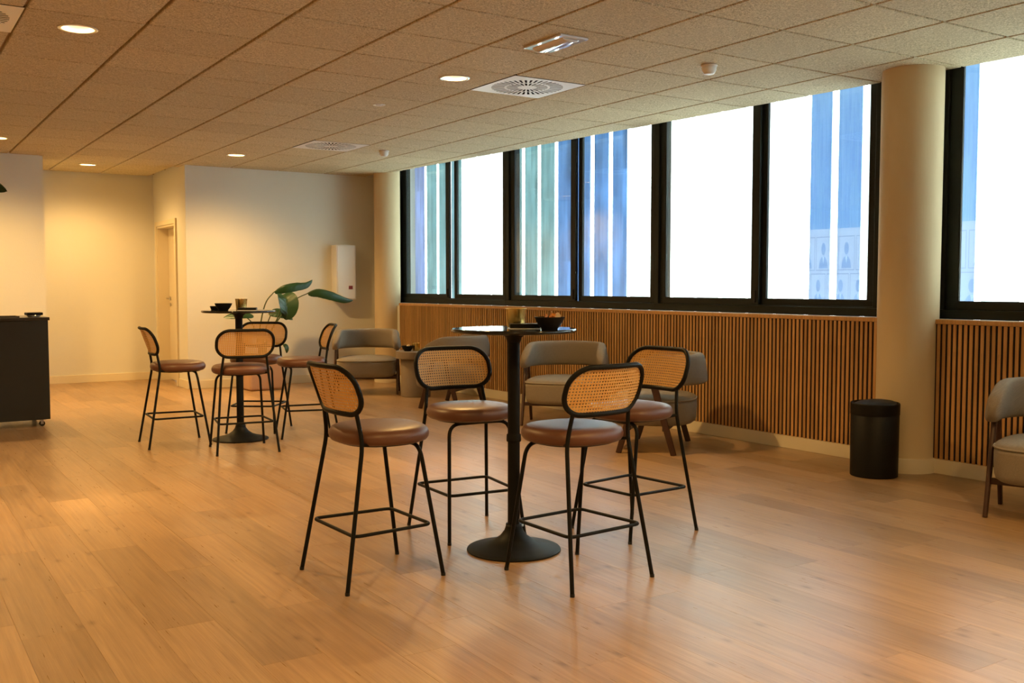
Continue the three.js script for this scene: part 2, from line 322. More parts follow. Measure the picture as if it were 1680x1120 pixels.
// ---------------------------------------------------------------- walls
{
  const wb = structG('wall_back');
  obj('wall_panel', box(3.39, -0.01, -12.15, 6.4, 3.06, -12), M.wall, wb);
  const wl = structG('wall_back_left');
  obj('wall_panel', box(-4.2, -0.01, -12.15, 1.66, 3.06, -12), M.wall, wl);
  obj('return_panel', box(1.5, -0.01, -13.7, 1.66, 3.06, -12.15), M.wall, wl);
  const wr = structG('wall_recess');
  obj('wall_panel', box(1.5, -0.01, -13.7, 3.39, 3.06, -13.55), M.wall, wr);
  const wd = structG('wall_recess_right');     // with the door opening
  obj('wall_panel', box(3.19, -0.01, -13.55, 3.39, 3.06, -13.40), M.wall, wd);
  obj('wall_panel', box(3.19, -0.01, -12.46, 3.39, 3.06, -12), M.wall, wd);
  obj('lintel', box(3.19, 2.0, -13.40, 3.39, 3.06, -12.46), M.wall, wd);
  const w4 = structG('wall_left'); obj('wall_panel', box(-4.2, -0.01, -12, -4, 3.06, 3.4), M.wall, w4);
  const w5 = structG('wall_front'); obj('wall_panel', box(-4, -0.01, 3.2, 6.6, 3.06, 3.4), M.wall, w5);
  const b1 = structG('baseboard_back'); obj('board', rbox(3.2, 0, -12, 6.0, 0.10, -11.986, 0.003), M.trimWhite, b1);
  obj('board', rbox(3.176, 0, -12.40, 3.19, 0.10, -11.986, 0.003), M.trimWhite, b1);
  const b2 = structG('baseboard_recess'); obj('board', rbox(1.66, 0, -13.55, 3.19, 0.10, -13.536, 0.003), M.trimWhite, b2);
  const b3 = structG('baseboard_back_left'); obj('board', rbox(-4, 0, -12, 1.66, 0.10, -11.986, 0.003), M.trimWhite, b3);
  // the door in the recess
  const d = structG('door_1');
  obj('door_leaf', rbox(3.325, 0.006, -13.37, 3.365, 1.972, -12.49, 0.002), M.trimWhite, d);
  obj('door_jamb', box(3.19, 0, -13.40, 3.385, 2.0, -13.372), M.trimWhite, d);
  obj('door_jamb', box(3.19, 0, -12.488, 3.385, 2.0, -12.46), M.trimWhite, d);
  obj('door_head', box(3.19, 1.975, -13.372, 3.385, 2.0, -12.488), M.trimWhite, d);
  obj('architrave', rbox(3.178, 0, -13.46, 3.19, 2.06, -13.40, 0.003), M.trimWhite, d);
  obj('architrave', rbox(3.166, 0, -12.46, 3.19, 2.06, -12.40, 0.003), M.trimWhite, d);
  obj('architrave', rbox(3.178, 2.0, -13.40, 3.19, 2.06, -12.46, 0.003), M.trimWhite, d);
  const h = obj('door_handle', [tube(fillet([V(3.325, 1.07, -13.30), V(3.275, 1.07, -13.30), V(3.275, 1.065, -13.17)], 0.015), 0.009), new THREE.CylinderGeometry(0.026, 0.026, 0.008, 20).rotateZ(Math.PI / 2).translate(3.321, 1.07, -13.30)], M.steel, d);
  obj('keyhole_plate', new THREE.CylinderGeometry(0.024, 0.024, 0.008, 20).rotateZ(Math.PI / 2).translate(3.321, 0.99, -13.30), M.steel, d);
}
// window wall: parapet below, lintel above, baseboard, two columns
{
  const w = wallFrame(structG('wall_window'));
  obj('parapet', box(0.012, -0.01, -8.2, 0.36, 0.985, 7.3), M.wall, w);
  obj('lintel', box(0.10, 2.93, -8.2, 0.36, 3.06, 7.3), M.wall, w);
  obj('end_pier', box(0.012, 0.985, -8.2, 0.36, 2.93, -7.66), M.wall, w);
  obj('middle_pier', box(0.10, 0.985, -0.455, 0.36, 2.93, -0.045), M.wall, w);
  const b = wallFrame(structG('baseboard_window'));
  obj('board', rbox(0, 0, -7.32, 0.012, 0.098, -0.34, 0.003), M.trimWhite, b);
  obj('board', rbox(0, 0, 0.02, 0.012, 0.098, 7.2, 0.003), M.trimWhite, b);
  for (const [x, z, n, r] of [[5.862, -4.130, 1, 0.195], [5.61, -11.56, 2, 0.166]]) {
    const c = structG('column_' + n);
    obj('shaft', lathe([[0, 0], [r, 0], [r, 3.06], [0, 3.06]], 56).translate(x, 0, z), M.column, c);
    obj('baseboard_ring', lathe([[r - 0.002, 0], [r + 0.012, 0], [r + 0.012, 0.095], [r + 0.009, 0.099], [r - 0.002, 0.1]], 56).translate(x, 0, z), M.trimWhite, c);
  }
}
// slatted wainscot: two panels, every slat a part
{
  const felt = std(lin(0.012, 0.011, 0.010), 0.95);
  function wainscot(z0, z1, n0) {
    const t = wallFrame(structG('trim_' + n0));
    obj('felt_backing', box(0.004, 0.100, z0, 0.012, 0.986, z1), felt, t);
    const pitch = 0.0372, n = Math.floor((z1 - z0) / pitch), gs = [0, 1, 2, 3].map((v) => { const g = rbox(-0.003, 0.098, -0.0108, 0.004, 0.986, 0.0108, 0.001, 1); const u = g.attributes.uv; for (let i = 0; i < u.count; i++) u.setXY(i, u.getX(i) + 0.071 * v, u.getY(i) + 0.13 * v); return g; });
    for (let i = 0; i < n; i++) { const m = obj('slat', gs[Math.floor(rnd() * 4)], slatMats[Math.floor(rnd() * 5)], t); m.position.z = z0 + (i + 0.5) * pitch; m.name = i ? 'slat_' + String(i).padStart(3, '0') : 'slat'; }
    const c = rbox(-0.008, 0.987, z0, 0.15, 1.016, z1, 0.003); obj('cap_board', c, slatMats[3], t);
  }
  wainscot(-7.33, -0.36, 1);
  wainscot(0.03, 7.1, 2);
}
// windows
{
  const F0 = 0.16, F1 = 0.24;                  // depth range of the frames in the wall
  function win(n, z0, z1, g) {                 // g: glass edges [a0,a1,b0,b1]
    const w = wallFrame(structG('window_' + n));
    const y0 = 1.016, yg = 1.13, y1 = 2.93;
    obj('bottom_rail', [rbox(F0 - 0.01, y0, z0, F1 + 0.06, y0 + 0.062, z1, 0.004), rbox(F0 + 0.012, y0 + 0.062, z0 + 0.02, F1 + 0.05, y0 + 0.07, z1 - 0.02, 0.002)], M.frame, w);
    obj('top_rail', rbox(F0 - 0.01, y1 - 0.06, z0, F1 + 0.06, y1, z1, 0.004), M.frame, w);
    obj('jamb', rbox(F0 - 0.01, y0 + 0.062, z0, F1 + 0.06, y1 - 0.06, z0 + (g[0] - z0) * 0.45, 0.004), M.frame, w);
    obj('jamb', rbox(F0 - 0.01, y0 + 0.062, z1 - (z1 - g[3]) * 0.45, F1 + 0.06, y1 - 0.06, z1, 0.004), M.frame, w);
    const mid = (g[1] + g[2]) / 2;
    for (const [k, a, b, s0, s1, off] of [[0, g[0], g[1], z0 + (g[0] - z0) * 0.45, g[2] - 0.004, 0.012], [1, g[2], g[3], g[1] + 0.02, z1 - (z1 - g[3]) * 0.45, 0.05]]) {
      const x0 = F0 + off, x1 = x0 + 0.035, A = k ? g[2] - 0.05 : s0, B = k ? s1 : g[1] + 0.075;
      const sash = new THREE.Group(); sash.name = 'sash'; w.add(sash);
      obj('sash_frame', [rbox(x0, y0 + 0.066, A, x1, yg, B, 0.004), rbox(x0, y1 - 0.10, A, x1, y1 - 0.06, B, 0.004), rbox(x0, yg - 0.002, A, x1, y1 - 0.10, a, 0.004), rbox(x0, yg - 0.002, b, x1, y1 - 0.10, B, 0.004)], M.frame, sash);
      obj('pane', box(x0 + 0.014, yg - 0.008, a - 0.008, x0 + 0.02, y1 - 0.095, b + 0.008), M.glass, sash);
      obj('gasket', [box(x0 + 0.004, yg - 0.002, a - 0.002, x0 + 0.012, yg + 0.006, b + 0.002), box(x0 + 0.004, yg, a - 0.002, x0 + 0.012, y1 - 0.10, a + 0.006), box(x0 + 0.004, yg, b - 0.006, x0 + 0.012, y1 - 0.10, b + 0.002)], M.gasket, sash);
      if (!k) obj('pull_strip', rbox(x0 - 0.012, 1.10, g[1] + 0.03, x0 + 0.002, 1.20, g[1] + 0.05, 0.004), M.gasket, sash);
    }
  }
  win(1, -7.66, -5.163, [-7.46, -6.472, -6.289, -5.294]);
  win(2, -5.163, -2.795, [-5.034, -4.04, -3.913, -2.911]);
  win(3, -2.795, -0.455, [-2.68, -1.677, -1.563, -0.615]);
  win(4, -0.045, 2.42, [0.105, 1.10, 1.225, 2.29]);
  win(5, 2.42, 4.82, [2.55, 3.55, 3.68, 4.69]);
  win(6, 4.82, 7.2, [4.95, 5.95, 6.08, 7.05]);
}
// ---------------------------------------------------------------- facade screen outside: translucent coloured fins with gaps of open sky
{
  const s = wallFrame(structG('facade_screen'));
  function streaks(base, amp) {
    return texture(128, 512, (x, y) => { const t = 1 + amp * ((fbm(x / 9, y / 150, 3) - 0.45) * 1.6 + (fbm(x / 40, y / 60, 3) - 0.45) * 1.6); return [base[0] * t, base[1] * t, base[2] * t]; }, true, 1 / 0.5, 1 / 3);
  }
  const fin = (map, k = 1) => new THREE.MeshPhysicalMaterial({ color: lin(k, k, k), map, roughness: 1, transmission: 0.6, thickness: 0 });
  const kinds = {
    violet: fin(streaks([0.285, 0.333, 0.51], 0.3)), teal: fin(streaks([0.285, 0.394, 0.42], 0.3)), blue: fin(streaks([0.20, 0.316, 0.479], 0.35)), pale: fin(streaks([0.265, 0.365, 0.494], 0.25)),
    white: fin(streaks([0.82, 0.84, 0.84], 0.06)),
  };
  // two fins carry faint printed rows of framed portraits
  function portraits(shift) {
    const c = document.createElement('canvas'); c.width = 256; c.height = 1536; const x = c.getContext('2d');
    x.fillStyle = '#8aa3bd'; x.fillRect(0, 0, 256, 1536);
    for (let k = 0; k < 400; k++) { x.fillStyle = rnd() < 0.5 ? 'rgba(110,140,175,0.12)' : 'rgba(160,178,200,0.12)'; const w = rr(3, 16); x.fillRect(rr(-10, 256), rr(0, 1536), w, rr(60, 400)); }
    x.fillStyle = '#a6b0c2'; x.fillRect(0, 880, 256, 656);
    for (let r = 0; r < 3; r++) for (let q = -1; q < 3; q++) {
      const px = q * 196 + shift * 70 + (r % 2) * 60 - 20, py = 925 + r * 205;
      x.strokeStyle = 'rgba(125,135,160,0.5)'; x.lineWidth = 5; x.strokeRect(px + 8, py, 176, 184);
      x.fillStyle = 'rgba(120,145,178,0.5)';
      x.beginPath(); x.ellipse(px + 96, py + 66, 26, 34, 0, 0, 7); x.fill();
      x.beginPath(); x.moveTo(px + 42, py + 174); x.quadraticCurveTo(px + 48, py + 112, px + 96, py + 106); x.quadraticCurveTo(px + 144, py + 112, px + 150, py + 174); x.fill();
      x.fillStyle = 'rgba(190,200,215,0.6)'; x.beginPath(); x.moveTo(px + 84, py + 108); x.lineTo(px + 108, py + 108); x.lineTo(px + 96, py + 150); x.fill();
    }
    const t = new THREE.CanvasTexture(c); t.colorSpace = THREE.SRGBColorSpace; t.wrapS = t.wrapT = THREE.RepeatWrapping; return t;
  }
  const printed = [fin(portraits(0)), fin(portraits(1))];
  const OFF = 0.6, g = 0.034;
  const edges = [-9.6, -9.28, -8.96, -8.64, -8.34, -8.029, -7.706, -7.388, -7.08, -6.774, -6.45, -6.13, -5.8, -5.465, -5.16, -4.846, -4.535, -4.229, -3.937, -3.653, -3.35, -3.04, -2.73, -2.42, -2.11, -1.80, -1.481, -1.214, -0.934, -0.66, -0.35, 0.0];
  const cols = ['violet', 'violet', 'violet', 'violet', 'violet', 'violet', 'teal', 'teal', 'teal', 'white', 'white', 'white', 'teal', 'teal', 'teal', 'blue', 'blue', 'blue', 'blue', 'white', 'white', 'white', 'white', 'white', 'white', 'white', 'print0', 'print1', 'white', 'pale', 'print1'];
  let z = 0.0; for (let k = 0; k < 26; k++) { z += 0.31; edges.push(z); cols.push(k % 9 === 6 || k % 9 === 7 ? 'blue' : k % 9 === 8 ? 'teal' : 'white'); }
  for (let i = 0; i < cols.length; i++) {
    const a = edges[i] + g, b = edges[i + 1] - g, wide = cols[i] === 'white' ? 0.012 : 0;
    const q = rbox(OFF, 0.1, a - wide, OFF + 0.012, 3.9, b + wide, 0.002, 1);
    const pr = cols[i].startsWith('print');
    const m = pr ? printed[+cols[i][5]] : kinds[cols[i]];
    const u = q.attributes.uv, p = q.attributes.position;
    for (let k = 0; k < u.count; k++) pr ? u.setXY(k, 1 - (p.getZ(k) - a) / (b - a), (p.getY(k) - 0.75) / 2.2) : u.setXY(k, p.getZ(k) + i * 0.37, p.getY(k) + i * 0.7);
    const f = obj('facade_fin', q, m, s); f.name = i ? 'facade_fin_' + String(i).padStart(3, '0') : 'facade_fin';
  }
  obj('bottom_carrier', rbox(OFF - 0.03, 0.04, -9.6, OFF + 0.05, 0.1, 8, 0.004), M.concrete, s);
  obj('top_carrier', rbox(OFF - 0.03, 3.9, -9.6, OFF + 0.05, 3.96, 8, 0.004), M.concrete, s);
  obj('ledge', box(0.36, -0.3, -9.6, OFF + 0.2, 0.04, 8), M.concrete, s);
}

// ---------------------------------------------------------------- ceiling fittings
const lampLabels = ['round warm downlight in the ceiling at the upper left corner', 'round warm downlight beside the square swirl vent', 'round warm downlight above the white back wall', 'warm downlight in the ceiling cut by the left picture edge', 'small warm downlight inside the recess by the door'];
lamps.forEach(([x, z], i) => {
  const t = thing('downlight', lampLabels[i] || 'round warm downlight in the ceiling behind the camera', 'ceiling light', [x, CEIL, z], 0, 'recessed downlights');
  obj('trim_ring', lathe([[0.082, 0.004], [0.084, -0.003], [0.094, -0.006], [0.104, -0.004], [0.107, 0], [0.082, 0.004]], 40), M.reflector, t);
  obj('reflector', lathe([[0.083, -0.002], [0.078, 0.02], [0.068, 0.042], [0.064, 0.05]], 40), M.reflector, t);
  obj('diffuser', new THREE.CylinderGeometry(0.068, 0.068, 0.006, 40).translate(0, 0.053, 0), M.glow, t);
  const l = new THREE.SpotLight(LAMP_COLOR, LAMP_CANDELA * (i === 4 ? 0.62 : 1), 0, 1.38, 1.0, 2);
  l.name = 'downlight_beam'; l.position.set(0, 0.046, 0); l.target.position.set(0, -1, 0); l.castShadow = true; l.shadow.radius = 3.2; l.shadow.mapSize.set(1024, 1024); l.shadow.camera.near = 0.02;
  t.add(l); t.add(l.target);
});
{
  const t = thing('emergency_spot', 'tiny unlit round white fitting in the ceiling beyond the lit downlight', 'ceiling fitting', [3.425, CEIL, -7.19]);
  obj('trim_ring', lathe([[0.034, 0.006], [0.036, -0.004], [0.046, -0.006], [0.052, 0], [0.034, 0.006]], 28), M.white, t);
  obj('lens', lathe([[0, -0.008], [0.02, -0.006], [0.034, 0.004], [0, 0.01]], 24), M.cover, t);
  const ventLabels = ['square white swirl vent beside the lit downlight', 'square swirl vent further off, near the far window column', 'square swirl vent at the top left corner of the picture'];
  // square plate with two rings of radial slots
  const sh = new THREE.Shape([[-0.297, -0.297], [0.297, -0.297], [0.297, 0.297], [-0.297, 0.297]].map((p) => new THREE.Vector2(...p)));
  for (const [r0, r1, n, w, o] of [[0.165, 0.258, 40, 0.0095, 0], [0.07, 0.148, 24, 0.009, 0.13]]) for (let k = 0; k < n; k++) {
    const a = k / n * 6.2832 + o, c = Math.cos(a), s = Math.sin(a), q = (r, v) => new THREE.Vector2(r * c - v * s, r * s + v * c);
    sh.holes.push(new THREE.Path([q(r0, -w * 0.7), q(r0, w * 0.7), q(r1, w), q(r1, -w)]));
  }
  const pg = new THREE.ExtrudeGeometry(sh, { depth: 0.0012, bevelEnabled: false }).rotateX(Math.PI / 2);
  vents.forEach(([x, z], i) => {
    const v = thing('ceiling_vent', ventLabels[i], 'vent', [x, CEIL, z], 0, 'swirl vents');
    obj('slotted_plate', pg, M.white, v);
    obj('plenum_box', [box(-0.29, 0.09, -0.29, 0.29, 0.1, 0.29), box(-0.297, 0.0, -0.297, -0.28, 0.1, 0.297), box(0.28, 0.0, -0.297, 0.297, 0.1, 0.297), box(-0.28, 0.0, -0.297, 0.28, 0.1, -0.28), box(-0.28, 0, 0.28, 0.28, 0.1, 0.297)], M.gasket, v);
  });
  const e = thing('emergency_light', 'rectangular glossy emergency light plate in the ceiling above the windows', 'ceiling light', [3.425, CEIL, -4.80]);
  obj('surround', [rbox(-0.10, -0.012, -0.19, 0.10, 0, 0.19, 0.004)], M.cover, e);
  const cov = skin([...Array(9)].map((_, i) => { const a = i / 8 * Math.PI; return [-0.155, -0.15, 0.15, 0.155].map((z, k) => V(-0.06 * Math.cos(a), -0.0115 - 0.018 * Math.sin(a) * (k === 0 || k === 3 ? 0.2 : 1), z)); }), false, false);
  obj('lens_cover', cov, M.cover, e);
  for (const [x, z, l] of [[4.60, -4.74, 'white smoke detector on the ceiling nearest the windows at right'], [4.625, -9.59, 'white smoke detector on the ceiling near the far column']]) {
    const d = thing('smoke_detector', l, 'smoke detector', [x, CEIL, z], 0, 'smoke detectors');
    obj('base', lathe([[0, 0], [0.052, 0], [0.054, -0.008], [0.05, -0.016], [0, -0.016]], 32), M.white, d);
    obj('head', lathe([[0.046, -0.016], [0.047, -0.034], [0.038, -0.05], [0.034, -0.052], [0.034, -0.058], [0.02, -0.062], [0, -0.062]], 32), M.white, d);
    obj('sensor_slot', lathe([[0.0345, -0.0505], [0.0385, -0.047], [0.0385, -0.0455], [0.034, -0.0455]], 32), M.gasket, d);
  }
}

// ---------------------------------------------------------------- bar stool
function makeStool(p, turn, label) {
  const t = thing('bar_stool', label, 'bar stool', p, turn, 'cane-back bar stools');
  const R = 0.009;
  // seat: round cushion
  const out = (a, s) => { const n = 2.35, c = Math.cos(a), q = Math.sin(a); return [0.213 * s * Math.sign(c) * Math.pow(Math.abs(c), 2 / n), 0.205 * s * Math.sign(q) * Math.pow(Math.abs(q), 2 / n)]; };
  const rows = [[0.580, 0.70], [0.580, 0.90], [0.585, 0.95], [0.597, 0.99], [0.611, 1.0], [0.624, 0.985], [0.636, 0.945], [0.644, 0.87], [0.649, 0.72], [0.652, 0.45], [0.653, 0.12]].map(([y, s]) => [...Array(48)].map((_, k) => { const [x, z] = out(-k / 48 * 6.28319, s); return V(x, y, z + 0.028); }));
  obj('seat', skin(rows), M.leather, t);
  obj('seat_board', skin([[0.572, 0.80], [0.581, 0.86]].map(([y, s]) => [...Array(36)].map((_, k) => { const [x, z] = out(-k / 36 * 6.28319, s); return V(x, y, z + 0.028); })), M.black), M.black, t);
  for (const s of [-1, 1]) {
    obj('leg', [tube(fillet([V(0.225 * s, 0.004, -0.235), V(0.171 * s, 0.598, -0.135), V(0.155 * s, 0.723, -0.155)], 0.05, 6), R, 12)], M.black, t);
    obj('leg', [tube(fillet([V(0.205 * s, 0.004, 0.225), V(0.163 * s, 0.566, 0.135), V(0.0005 * s, 0.568, 0.135)], 0.06, 8), R, 12)], M.black, t);
    obj('seat_support', tube([V(0.171 * s, 0.59, -0.137), V(0.13 * s, 0.577, -0.06), V(0.10 * s, 0.572, 0.04)], 0.0075, 8), M.black, t);
    for (const [x, z] of [[0.225 * s, -0.235], [0.205 * s, 0.225]]) obj('foot_cap', new THREE.CylinderGeometry(0.0098, 0.0098, 0.012, 12).translate(x, 0.006, z), M.gasket, t);
  }
  obj('footrest', tube(fillet([V(-0.200, 0.225, -0.188), V(0.200, 0.225, -0.188), V(0.180, 0.225, 0.180), V(-0.180, 0.225, 0.180)], 0.035, 6, true), 0.0075, 10, true), M.black, t);
  // backrest: bent stadium frame with woven cane
  const L = 0.34, bp = (x, v, dn = 0) => V(x, 0.812 + v * Math.cos(L) - dn * Math.sin(L), -0.213 - v * Math.sin(L) + 1.05 * x * x + dn * Math.cos(L));
  const w = 0.207, h = 0.106, r = 0.092, ring = [];
  for (const [cx, cy, a0] of [[w - r, h - r, 0], [-w + r, h - r, 1], [-w + r, -h + r, 2], [w - r, -h + r, 3]]) {
    for (let k = 0; k <= 9; k++) { const a = (a0 + k / 9) * Math.PI / 2; ring.push([cx + r * Math.cos(a), cy + r * Math.sin(a)]); }
    if (a0 === 0) for (const q of [0.06, 0, -0.06]) ring.push([q * 1.2, h]); if (a0 === 2) for (const q of [-0.06, 0, 0.06]) ring.push([q * 1.2, -h]);
  }
  obj('back_frame', tube(ring.map(([x, v]) => bp(x, v)), 0.0112, 12, true), M.black, t);
  // cane: every cell is a square with an eight-sided hole
  const pos = [], idx = [], P0 = 0.0136, nx = 15, ny = 7, hr = P0 * 0.255;
  const inside = (x, v) => { const ax = Math.max(0, Math.abs(x) - (w - r)), av = Math.max(0, Math.abs(v) - (h - r)); return Math.hypot(ax, av) < r - 0.001; };
  for (let i = -nx; i <= nx; i++) for (let j = -ny; j <= ny; j++) {
    const cx = i * P0, cv = j * P0; if (!inside(cx, cv)) continue;
    const b = pos.length / 3, H = P0 / 2;
    for (const [ox, ov] of [[H, 0], [H, H], [0, H], [-H, H], [-H, 0], [-H, -H], [0, -H], [H, -H]]) { const q = bp(cx + ox, cv + ov); pos.push(q.x, q.y, q.z); }
    for (let k = 0; k < 8; k++) { const a = k * Math.PI / 4, q = bp(cx + hr * Math.cos(a), cv + hr * Math.sin(a), 0.0009); pos.push(q.x, q.y, q.z); }
    for (let k = 0; k < 8; k++) { const n = (k + 1) % 8; idx.push(b + k, b + n, b + 8 + k, b + n, b + 8 + n, b + 8 + k); }
  }
  const g = new THREE.BufferGeometry(); g.setAttribute('position', new THREE.Float32BufferAttribute(pos, 3)); g.setAttribute('uv', new THREE.Float32BufferAttribute(new Float32Array(pos.length / 3 * 2), 2)); g.setIndex(idx); g.computeVertexNormals();
  obj('cane_panel', g, M.cane, t);
  return t;
}
const stool = makeStool([1.80, 0, -3.862], 1.61, 'cane-back bar stool standing alone at left of the front table');
for (const [x, z, a, l] of [
  [2.52, -4.286, -0.086, 'cane-back bar stool behind the front table, backrest towards the windows'],
  [2.525, -3.377, -3.063, 'cane-back bar stool nearest the camera, in front of the front table'],
  [3.235, -3.852, -1.465, 'cane-back bar stool at right of the front table, before the armchair'],
  [1.997, -7.92, 1.51, 'leftmost bar stool, seen from the side beside the far table'],
  [2.35, -7.355, 3.01, 'bar stool in front of the far table, its back to the camera'],
  [2.785, -8.285, -0.614, 'bar stool behind the far table, facing the camera before the plant'],
  [3.03, -7.80, -1.793, 'bar stool at right of the far table, between it and the grey armchair'],
]) dup(stool, [x, 0, z], a, l);

// ---------------------------------------------------------------- bar tables
function makeTable(p, label) {
  const t = thing('bar_table', label, 'table', p, 0, 'round black bar tables');
  obj('table_top', lathe([[0, 1.022], [0.282, 1.022], [0.289, 1.026], [0.291, 1.031], [0.289, 1.038], [0.285, 1.041], [0, 1.041]], 72), M.tableTop, t);
  obj('top_flange', lathe([[0, 1.022], [0.06, 1.022], [0.058, 1.014], [0.038, 1.0], [0.030, 0.975], [0, 0.975]], 36), M.black, t);
  obj('pole', lathe([[0, 0.06], [0.0285, 0.06], [0.0285, 1.0], [0, 1.0]], 32), M.black, t);
  obj('collar', lathe([[0.028, 0.51], [0.0335, 0.513], [0.0345, 0.52], [0.0335, 0.545], [0.028, 0.55]], 32), M.black, t);
  obj('base', lathe([[0, 0], [0.216, 0], [0.221, 0.004], [0.219, 0.009], [0.19, 0.017], [0.14, 0.028], [0.095, 0.045], [0.064, 0.067], [0.045, 0.092], [0.038, 0.112], [0.037, 0.125], [0, 0.125]], 72), M.black, t);
  obj('set_screw', new THREE.CylinderGeometry(0.006, 0.006, 0.016, 12).rotateZ(Math.PI / 2).translate(0.037, 0.112, 0.012), M.steel, t);
  return t;
}
const table = makeTable([2.513, 0, -3.849], 'round black pedestal bar table in front with gold cup and bowl');
dup(table, [2.495, 0, -7.859], 0.4, 'round black pedestal bar table further back beside the plant');

// ---------------------------------------------------------------- things on the tables
// a spot given by depth along the view and sideways offset from the picture's middle line
const spot = (depth, side) => [0.5452 * depth + 0.8383 * side, -0.8383 * depth + 0.5452 * side];
function goldCup(x, y, z, s, label) {
  const t = thing('gold_cup', label, 'cup', [x, y, z], 0, 'gold cups');
  obj('cup_wall', lathe([[0, 0], [0.037, 0], [0.039, 0.002], [0.0475, 0.088], [0.0465, 0.088], [0.038, 0.004], [0, 0.004]].map(([a, b]) => [a * s, b * s]), 40), M.gold, t);
  obj('rim', new THREE.TorusGeometry(0.0477 * s, 0.0014, 8, 48).rotateX(Math.PI / 2).translate(0, 0.088 * s, 0), M.gold, t);
}
function bowl(x, y, z, s, label, mat = M.black) {
  const t = thing('black_bowl', label, 'bowl', [x, y, z], 0, 'black bowls');
  obj('bowl_body', lathe([[0, 0.004], [0.03, 0.004], [0.031, 0], [0.036, 0], [0.036, 0.006], [0.05, 0.022], [0.062, 0.044], [0.066, 0.056], [0.0645, 0.056], [0.059, 0.042], [0.046, 0.021], [0.03, 0.010], [0, 0.009]].map(([a, b]) => [a * s, b * s]), 44), mat, t);
  obj('rim', new THREE.TorusGeometry(0.0652 * s, 0.0012, 8, 48).rotateX(Math.PI / 2).translate(0, 0.056 * s, 0), mat, t);
  return t;
}
function napkins(x, y, z, turn, label) {
  const t = thing('napkin_tray', label, 'napkins', [x, y, z], turn, 'napkin trays');
  obj('white_napkin', rbox(-0.074, 0, -0.048, 0.074, 0.004, 0.048, 0.0015), M.plate, t);
  obj('napkin_stack', rbox(-0.07, 0.004, -0.044, 0.07, 0.024, 0.044, 0.004), M.blackSoft, t);
}
const tinyCrisp = () => skin([...Array(6)].map((_, i) => [...Array(6)].map((_, j) => { const a = (i / 5 - 0.5), b = (j / 5 - 0.5), k = Math.max(Math.abs(a), Math.abs(b)) / (Math.hypot(a, b) + 1e-6); return V(a * k * 0.042, 3.2 * (a * a - 0.4 * b * b) * 0.02, b * k * 0.034); })), false, false);
{
  const TY = 1.041;
  let [x, z] = spot(4.66, 0.018); goldCup(x, TY, z, 1.02, 'gold cup on the front bar table');
  [x, z] = spot(4.43, 0.168); bowl(x, TY, z, 1.02, 'black bowl of crisps on the front bar table');
  const bx = x, bz = z;
  const cm = [M.crisp, M.crispPale, M.crisp, M.crispPale, M.crisp];
  [[0.01, 0.050, 0.006, 0.5, 0.9], [0.028, 0.056, -0.006, 0.2, 0.3], [-0.008, 0.046, -0.02, 0.4, 2.0], [0.035, 0.048, 0.012, 0.7, 1.2], [0.012, 0.066, -0.002, 1.0, 2.6]].forEach(([ox, oy, oz, rx, ry], i) => {
    const m = obj('crisp', tinyCrisp(), cm[i]); m.position.set(bx + ox * 0.84 - oz * 0.5, TY + oy, bz + ox * 0.54 + oz * 0.8); m.rotation.set(rx, ry, 0.3);
    tag(m, 'orange crisp heaped in the bowl on the front bar table', 'crisp', 'crisps in the bowl');
  });
  [x, z] = spot(4.555, 0.058); napkins(x, TY, z, -0.5, 'black napkins on white ones between cup and bowl, front table');
  [x, z] = spot(7.80, -2.272); bowl(x, TY, z, 1.02, 'black bowl at the left of the far bar table');
  [x, z] = spot(8.02, -2.405); const d = thing('small_dark_dish', 'small dark dish behind the bowl on the far table', 'dish', [x, TY, z]); obj('dish_body', lathe([[0, 0], [0.03, 0], [0.04, 0.03], [0.038, 0.03], [0.028, 0.004], [0, 0.004]], 32), M.blackSoft, d); obj('dish_rim', new THREE.TorusGeometry(0.039, 0.0015, 6, 32).rotateX(Math.PI / 2).translate(0, 0.03, 0), M.blackSoft, d);
  [x, z] = spot(7.97, -2.178); goldCup(x, TY, z, 1.02, 'gold cup on the far bar table');
  [x, z] = spot(7.83, -2.09); napkins(x, TY, z, -0.45, 'black napkins on white ones beside the far gold cup');
}

